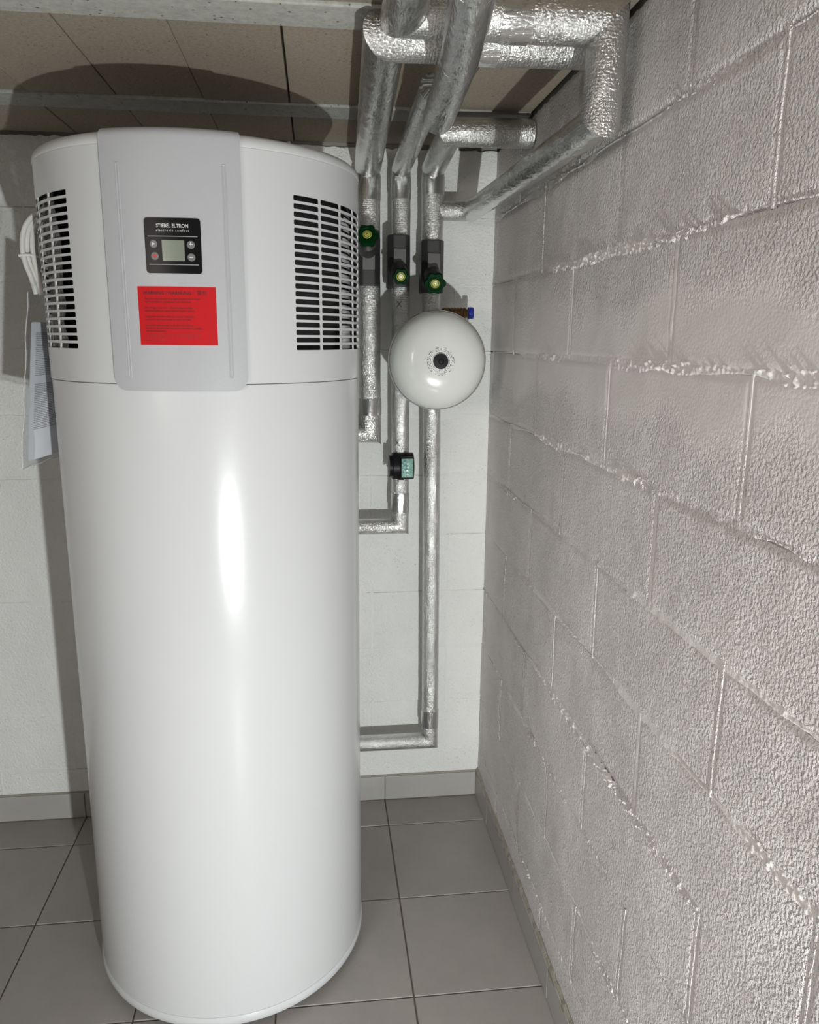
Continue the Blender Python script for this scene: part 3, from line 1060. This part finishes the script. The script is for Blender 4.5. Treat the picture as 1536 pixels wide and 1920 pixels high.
# heat-sealed edge, coloured white to imitate its highlight
g = Geo(); g.tube([AT.lerp(AB, k / 12) + Vector((-0.001, -0.001, 0)) + Vector((0.002 * math.sin(k * 1.7), 0, 0)) for k in range(13)], 0.0011, 6)
g.tube([AB.lerp(BB, k / 6) + Vector((0, 0, -0.001 + 0.004 * (k % 2))) for k in range(7)], 0.0012, 6)
o = g.make('sealed_edge', M['film_edge'], None, True); adopt(o, bag)
V = []; UV = []
nv = 20
PA = AT.lerp(AB, 0.16).lerp(BT, 0.05); PB = AB.lerp(BB, 0.09) + Vector((0, 0, 0.012))
leaf = empty('leaflet', (-0.64, 1.92, 1.32), 'printed white pages inside the clear bag by the water heater', 'paper')
V = []; UV = []
for i in range(9):
    for j in range(nv):
        u, v = i / 8, j / (nv - 1)
        p = AT.lerp(AB, 0.165 + 0.80 * v).lerp(BT.lerp(BB, 0.165 + 0.80 * v), 0.10 + 0.85 * u)
        p = p + Vector((0.004 * math.sin(u * PI), -0.003 * math.sin(u * PI), 0))
        V.append(p); UV.append((u * 1.25, 1 - v))
o = build('page', V, grid_faces(9, nv), M['paper'], None, True, uv=UV); adopt(o, leaf)
o = build('page', [Vector(p) + Vector((-0.0018, 0.0006, -0.001)) for p in V], grid_faces(9, nv), M['paper'], None, True, uv=UV); adopt(o, leaf)


# ================================================================== INSULATED PIPES
def pipe_run(root, pts, radii, seed=0, capA=False, capB=False, mats=None, name='pipe_section'):
    """each straight length of the run is a part; neighbours meet in mitred corners"""
    P = [Vector(p) for p in pts]
    D = [(P[i + 1] - P[i]).normalized() for i in range(len(P) - 1)]
    for i in range(len(P) - 1):
        a, b, d = P[i], P[i + 1], D[i]
        L = (b - a).length
        nA = (D[i - 1] + d).normalized() if i > 0 else d
        nB = (d + D[i + 1]).normalized() if i < len(D) - 1 else d
        ref = Vector((0, 1, 0)) if abs(d.y) < 0.8 else Vector((0, 0, 1))
        u = (ref - d * ref.dot(d)).normalized(); w = d.cross(u)
        r = radii[i] if isinstance(radii, (list, tuple)) else radii
        n = 40; m = max(4, int(L / 0.010))
        V = []; UV = []
        for k in range(m + 1):
            t = k / m
            for q in range(n + 1):
                th = 2 * PI * q / n
                wob = 1 + 0.030 * (float(fbm(math.cos(th) * 1.6 + 9 + seed, math.sin(th) * 1.6 + t * L * 22 + i * 7, seed, 2)) - 0.5) \
                    + 0.020 * (float(vn(math.cos(th) * 5 + 20, t * L * 70 + math.sin(th) * 5 + i, seed + 3)) - 0.5)
                rad_v = (u * math.cos(th) + w * math.sin(th)) * r * wob
                # slide along the axis on to the mitre planes
                sA = -(rad_v.dot(nA)) / d.dot(nA) if i > 0 else 0
                sB = -(rad_v.dot(nB)) / d.dot(nB) if i < len(D) - 1 else 0
                s = t * L + sA * (1 - t) + sB * t
                V.append(a + d * s + rad_v)
                UV.append((th * r, s + seed * 0.37 + i * 0.61))
        F = []
        for k in range(m):
            for q in range(n):
                F.append((k * (n + 1) + q, (k + 1) * (n + 1) + q, (k + 1) * (n + 1) + q + 1, k * (n + 1) + q + 1))
        F.append(tuple(range(n)))
        F.append(tuple(reversed(range(m * (n + 1), m * (n + 1) + n))))
        mt = M[mats[i]] if mats else M['foil']
        o = build(name, V, F, mt, None, True, uv=UV, auto=60)
        adopt(o, root)


def bands(root, items):
    """bands of foil tape round a pipe: (centre, direction, radius, width)"""
    for c, d, r, wdt in items:
        g = Geo()
        g.lathe([(r - 0.002, -wdt / 2), (r + 0.0012, -wdt / 2), (r + 0.0015, 0), (r + 0.0012, wdt / 2), (r - 0.002, wdt / 2)], c, d, 36, cap=False)
        nV = len(g.v)
        UV = [(i % 36 * 0.006, (i // 36) * wdt / 4) for i in range(nV)]
        o = build('foil_tape', g.v, g.f, M['foil_smooth'], None, True, uv=UV, auto=40)
        adopt(o, root)


PY = 2.410
# pipe 1: nearest the heater
p1 = empty('insulated_pipe', (0.157, PY, 1.318), 'foil-wrapped pipe next to the water heater, with the upper valve wheel, bending under the ceiling', 'pipe')
pipe_run(p1, [(-0.01, 2.13, 1.318), (-0.01, PY, 1.318), (0.159, PY, 1.318), (0.156, PY, 2.088), (0.126, 1.500, 2.118), (WX - 0.003, 1.500, 2.122)],
         [0.029, 0.029, 0.0345, 0.0385, 0.0385], 1, mats=['foil', 'foil', 'foil', 'foil_smooth', 'foil'])
# pipe 2: with the meter
p2 = empty('insulated_pipe', (0.255, PY, 1.02), 'foil-wrapped pipe carrying the black meter, running behind the white round vessel', 'pipe')
pipe_run(p2, [(-0.01, 2.13, 1.021), (-0.01, PY, 1.021), (0.2555, PY, 1.021), (0.252, PY, 2.085), (0.236, 1.660, 2.088)],
         [0.025, 0.025, 0.0275, 0.0275], 2, mats=['foil', 'foil', 'foil', 'foil_smooth'], capB=True)
pipe_run(p2, [(0.2475, 1.665, 2.034), (0.231, 1.335, 2.036), (0.200, 1.05, 2.036), (0.13, 0.35, 2.036)], 0.0310, 5, mats=['foil_smooth'] * 3, capA=True)
# pipe 3: the longest, next to the corner
p3 = empty('insulated_pipe', (0.363, PY, 0.265), 'longest foil-wrapped pipe, running down to floor level nearest the corner', 'pipe')
pipe_run(p3, [(-0.01, 2.13, 0.265), (-0.01, PY, 0.265), (0.363, PY, 0.265), (0.3535, PY, 1.30), (0.345, PY, 1.745)],
         [0.027, 0.027, 0.0275, 0.0275], 3, mats=['foil', 'foil', 'foil', 'foil'])
pipe_run(p3, [(0.345, PY, 1.745), (0.346, PY, 2.088), (0.339, 2.080, 2.109), (WX - 0.003, 2.080, 2.112)],
         [0.0325, 0.0335, 0.0345], 4, mats=['foil', 'foil_smooth', 'foil'])
# branch from pipe 3 along the right wall, up and back left under the ceiling
p4 = empty('insulated_pipe', (0.488, 1.39, 1.97), 'foil-wrapped branch pipe slanting out along the right wall, then up and left under the ceiling', 'pipe')
pipe_run(p4, [(0.350, PY, 1.972), (0.458, PY, 1.973), (0.487, 1.398, 1.972), (0.491, 1.398, 2.122), (0.149, 1.398, 2.122), (0.143, 1.10, 2.120), (0.13, 0.35, 2.120)],
         [0.0275, 0.0300, 0.0335, 0.0370, 0.0370, 0.0370], 7, mats=['foil', 'foil_smooth', 'foil', 'foil', 'foil_smooth', 'foil_smooth'])
bands(p1, [((0.156, PY, 2.03), (0, 0, 1), 0.0350, 0.07), ((0.159, PY, 1.40), (0, 0, 1), 0.0350, 0.05), ((0.30, 1.500, 2.120), (1, 0, 0), 0.0390, 0.05)])
bands(p2, [((0.252, PY, 2.03), (0, 0, 1), 0.0280, 0.06), ((0.255, PY, 1.10), (0, 0, 1), 0.0280, 0.06)])
bands(p3, [((0.346, PY, 2.04), (0, 0, 1), 0.0330, 0.05), ((0.362, PY, 0.35), (0, 0, 1), 0.0280, 0.06)])
bands(p4, [((0.33, 1.398, 2.122), (1, 0, 0), 0.0375, 0.05)])


# pen crosses on the foil
for (x, z) in ((0.2455, 1.705), (0.243, 1.29)):
    g = Geo()
    for s in (-1, 1):
        g.tube([(x - 0.008, PY - 0.0270, z - s * 0.009), (x + 0.008, PY - 0.0275, z + s * 0.009)], 0.0006, 5)
    o = g.make('pen_cross', M['black'], None, label='black pen cross'); adopt(o, p2)


# ================================================================== VALVES
def valve(x, z0, z1, knob, label, knob_r, up):
    zc = (z0 + z1) / 2
    root = empty('shutoff_valve', (x, PY, zc), label, 'valve', 'insulated shut-off valves')
    # foam shell: chamfered octagonal block
    hw, yb, yf = 0.0335, PY + 0.036, PY - 0.044
    prof = [(-hw, yb), (hw, yb), (hw, PY - 0.022), (hw * 0.55, yf), (-hw * 0.55, yf), (-hw, PY - 0.022)]
    import bmesh
    bm = bmesh.new()
    vs = [bm.verts.new((x + a, y, z0)) for a, y in prof]
    fc = bm.faces.new(vs)
    ex = bmesh.ops.extrude_face_region(bm, geom=[fc])
    for q in ex['geom']:
        if isinstance(q, bmesh.types.BMVert): q.co.z = z1
    bmesh.ops.recalc_face_normals(bm, faces=bm.faces[:])
    bmesh.ops.bevel(bm, geom=bm.edges[:], offset=0.004, segments=2, affect='EDGES', profile=0.5)
    me = bpy.data.meshes.new('foam_shell'); bm.to_mesh(me); bm.free(); me.materials.append(M['shell'])
    o = link('foam_shell', me, root); o.matrix_parent_inverse = Matrix.Translation(-Vector(root.location))
    # raised plate on the front
    g = Geo()
    pz0, pz1 = (z0 + 0.045, z0 + 0.105) if up else (z1 - 0.108, z1 - 0.040)
    g.box(x - 0.018, x + 0.018, yf - 0.009, yf + 0.006, pz0, pz1, 0.002)
    o = g.make('raised_plate', M['plate'], None, True); adopt(o, root)
    # slanting neck and wheel
    k = Vector(knob)
    c = Vector((x, PY - 0.02, zc + (0.012 if up else -0.018)))
    ax = (k - c).normalized()
    ln = (k - c).length
    g = Geo(); g.lathe([(0.026, 0.0), (0.0255, ln * 0.45), (0.023, ln * 0.58), (0.016, ln * 0.64), (0.012, ln * 0.66), (0.012, ln * 0.98)], c, ax, 28)
    o = g.make('neck', M['shell'], None, True); adopt(o, root)
    # six-lobed wheel
    ref = Vector((1, 0, 0)); w_ = ax.cross(ref).normalized(); u_ = w_.cross(ax)
    n = 72
    rings = [(0.70, -0.013), (0.96, -0.011), (1.0, -0.006), (1.0, 0.005), (0.93, 0.009), (0.62, 0.0095), (0.55, 0.0075), (0.05, 0.0075)]
    V = []
    for s, d in rings:
        for q in range(n):
            th = 2 * PI * q / n + 0.3
            lobe = (1 - 0.085 * (1 - math.cos(6 * th)) ** 1.0 / 1.0) if s > 0.65 else 1
            V.append(k + ax * d + (u_ * math.cos(th) + w_ * math.sin(th)) * knob_r * s * lobe)
    F = [(i * n + q, (i + 1) * n + q, (i + 1) * n + (q + 1) % n, i * n + (q + 1) % n) for i in range(len(rings) - 1) for q in range(n)]
    F.append(tuple(range(n)))
    F = [tuple(reversed(f)) for f in F]
    wheel = build('hand_wheel', V, F, M['green'], None, True, auto=40); adopt(wheel, root)
    # printed disc with brass screw
    V = []; UV = []; F = []
    rr = [0.001, 0.006, 0.0115, 0.0125]
    hd = [0.0086, 0.0086, 0.0086, 0.0076]
    for a, r_ in enumerate(rr):
        for q in range(33):
            th = 2 * PI * q / 32
            V.append(k + ax * hd[a] + (u_ * math.cos(th) + w_ * math.sin(th)) * r_); UV.append((q / 32, r_ / 0.0125))
    for a in range(3):
        for q in range(32):
            F.append((a * 33 + q, (a + 1) * 33 + q, (a + 1) * 33 + q + 1, a * 33 + q + 1))
    d_ = build('indicator_disc', V, F, M['disc'], None, True, uv=UV, label='yellow green printed disc'); adopt(d_, root)
    g = Geo(); g.lathe([(0.0028, 0.0075), (0.0028, 0.0100), (0.0018, 0.0110), (0.0002, 0.0112)], k, ax, 14)
    o = g.make('screw', M['brass'], None, True); adopt(o, root)
    return root


valve(0.154, 1.754, 1.912, (0.1455, 2.288, 1.884), 'charcoal-shelled valve nearest the water heater, green wheel at its top', 0.0325, True)
valve(0.2445, 1.752, 1.900, (0.2395, 2.285, 1.777), 'middle charcoal-shelled valve, small green wheel at its lower end', 0.0245, False)
valve(0.3445, 1.738, 1.888, (0.3375, 2.285, 1.760), 'charcoal-shelled valve nearest the corner, directly above the white vessel', 0.0320, False)

# ================================================================== EXPANSION VESSEL
VC = Vector((0.335, 2.20, 1.546))
vax = Vector((-0.012, -1, 0.0)).normalized()
vessel = empty('expansion_vessel', (VC.x, VC.y, VC.z), 'round white expansion vessel with black centre cap in front of the pipes', 'expansion vessel')
g = Geo()
RV = 0.1345
profv = [(0.001, -0.155), (0.05, -0.150), (0.09, -0.136), (0.115, -0.115), (0.130, -0.085), (RV, -0.05), (RV, -0.004)]
g.lathe(profv, VC, vax, 96, cap=False)
o = g.make('rear_shell', M['vessel'], None, True); adopt(o, vessel)
g = Geo()
dome = []
for t in np.linspace(0, 1, 18):
    r_ = RV * (1 - t)
    q = r_ / RV
    dome.append((max(r_, 0.001), 0.004 + 0.062 * (1 - q ** 3.4) ** 0.60))
g.lathe(dome, VC, vax, 96, cap=False)
o = g.make('front_shell', M['vessel'], None, True, auto=60); adopt(o, vessel)
g = Geo(); g.lathe([(RV - 0.002, -0.012), (RV + 0.0018, -0.011), (RV + 0.0028, -0.006), (RV + 0.0028, 0.001), (RV + 0.0012, 0.006), (RV - 0.004, 0.009)], VC, vax, 96, cap=False)
o = g.make('crimp_ring', M['steel'], None, True, label='bright crimped rim'); adopt(o, vessel)
tip = VC + vax * 0.066
V = []; UV = []; F = []
u_ = vax.cross(Vector((0, 0, 1))).normalized(); w_ = u_.cross(vax)
for a, (r_, d_) in enumerate(((0.018, 0.0012), (0.027, 0.0009), (0.0385, 0.0002))):
    q = r_ / RV
    dd = 0.004 + 0.062 * (1 - q ** 3.4) ** 0.60 - 0.066 + 0.0008
    for k in range(65):
        th = 2 * PI * k / 64
        V.append(tip + vax * dd + (u_ * math.cos(th) + w_ * math.sin(th)) * r_); UV.append((k / 64, (r_ - 0.018) / 0.0205))
for a in range(2):
    for k in range(64):
        F.append((a * 65 + k, a * 65 + k + 1, (a + 1) * 65 + k + 1, (a + 1) * 65 + k))
o = build('type_label', V, F, M['ring'], None, True, uv=UV, label='white printed ring round the cap'); adopt(o, vessel)
g = Geo(); g.lathe([(0.0205, -0.001), (0.0205, 0.007), (0.0190, 0.0095), (0.0080, 0.0100), (0.0062, 0.0085), (0.0050, 0.0085), (0.0042, 0.0112), (0.0005, 0.0115)], tip, vax, 40)
o = g.make('valve_cap', M['black'], None, True, label='black round cap'); adopt(o, vessel)
g = Geo(); g.lathe([(0.012, 0.150), (0.012, 0.215)], VC, -vax, 20)
o = g.make('connection_stem', M['brass_dark'], None, True); adopt(o, vessel)

# brass drain fitting with blue cap
fit = empty('drain_fitting', (0.42, 2.385, 1.68), 'brass fitting with a blue cap sticking out behind the white vessel', 'fitting')
g = Geo()
prof = [(0.012, 0.0), (0.015, 0.004)]
for k in range(7):
    prof += [(0.0165, 0.010 + k * 0.0095), (0.0165, 0.015 + k * 0.0095), (0.0145, 0.0165 + k * 0.0095), (0.0145, 0.019 + k * 0.0095)]
g.lathe(prof, (0.374, 2.39, 1.680), (1, 0, 0.02), 24)
o = g.make('fitting_body', M['brass_dark'], None, True); adopt(o, fit)
g = Geo(); g.lathe([(0.0165, 0.0), (0.0178, 0.001), (0.0178, 0.013), (0.0165, 0.0155), (0.001, 0.0158)], (0.4545, 2.39, 1.6815), (1, 0, 0.02), 6 * 4)
o = g.make('blue_cap', M['blue'], None, True, label='blue plastic cap'); adopt(o, fit)

# ================================================================== METER on pipe 2
meter = empty('flow_meter', (0.256, PY - 0.01, 1.218), 'black drum-shaped meter with teal display clipped on the middle pipe', 'meter')
mz = 1.219; myc = 2.384
g = Geo(); g.lathe([(0.0395, -0.033), (0.0415, -0.031), (0.0415, 0.031), (0.0395, 0.033)], (0.259, myc, mz), (1, 0.0, 0), 56)
o = g.make('meter_drum', M['black'], None, True); adopt(o, meter)
g = Geo(); g.lathe([(0.031, -0.0425), (0.0345, -0.042), (0.0345, -0.0395), (0.032, -0.039), (0.032, -0.030)], (0.259, myc, mz), (1, 0, 0), 40)
o = g.make('rear_ring', M['black'], None, True); adopt(o, meter)
g = Geo(); g.lathe([(0.0305, -0.0415), (0.0305, -0.034)], (0.259, myc + 0.006, mz), (1, 0, 0), 40)
o = g.make('brass_seat', M['brass_dark'], None, True); adopt(o, meter)
g = Geo(); g.box(0.2485, 0.2905, myc - 0.0445, myc - 0.02, mz - 0.0335, mz + 0.0335, 0.003)
o = g.make('display_housing', M['black'], None, True); adopt(o, meter)
g = Geo(); g.box(0.2515, 0.2875, myc - 0.0452, myc - 0.043, mz - 0.029, mz + 0.029, 0.0006)
o = g.make('display', M['teal'], None, True, label='teal display with protective film'); adopt(o, meter)
g = Geo(); g.box(0.245, 0.262, myc - 0.030, myc - 0.010, mz - 0.047, mz - 0.039, 0.001)
o = g.make('white_clip', M['print_white'], None); adopt(o, meter)
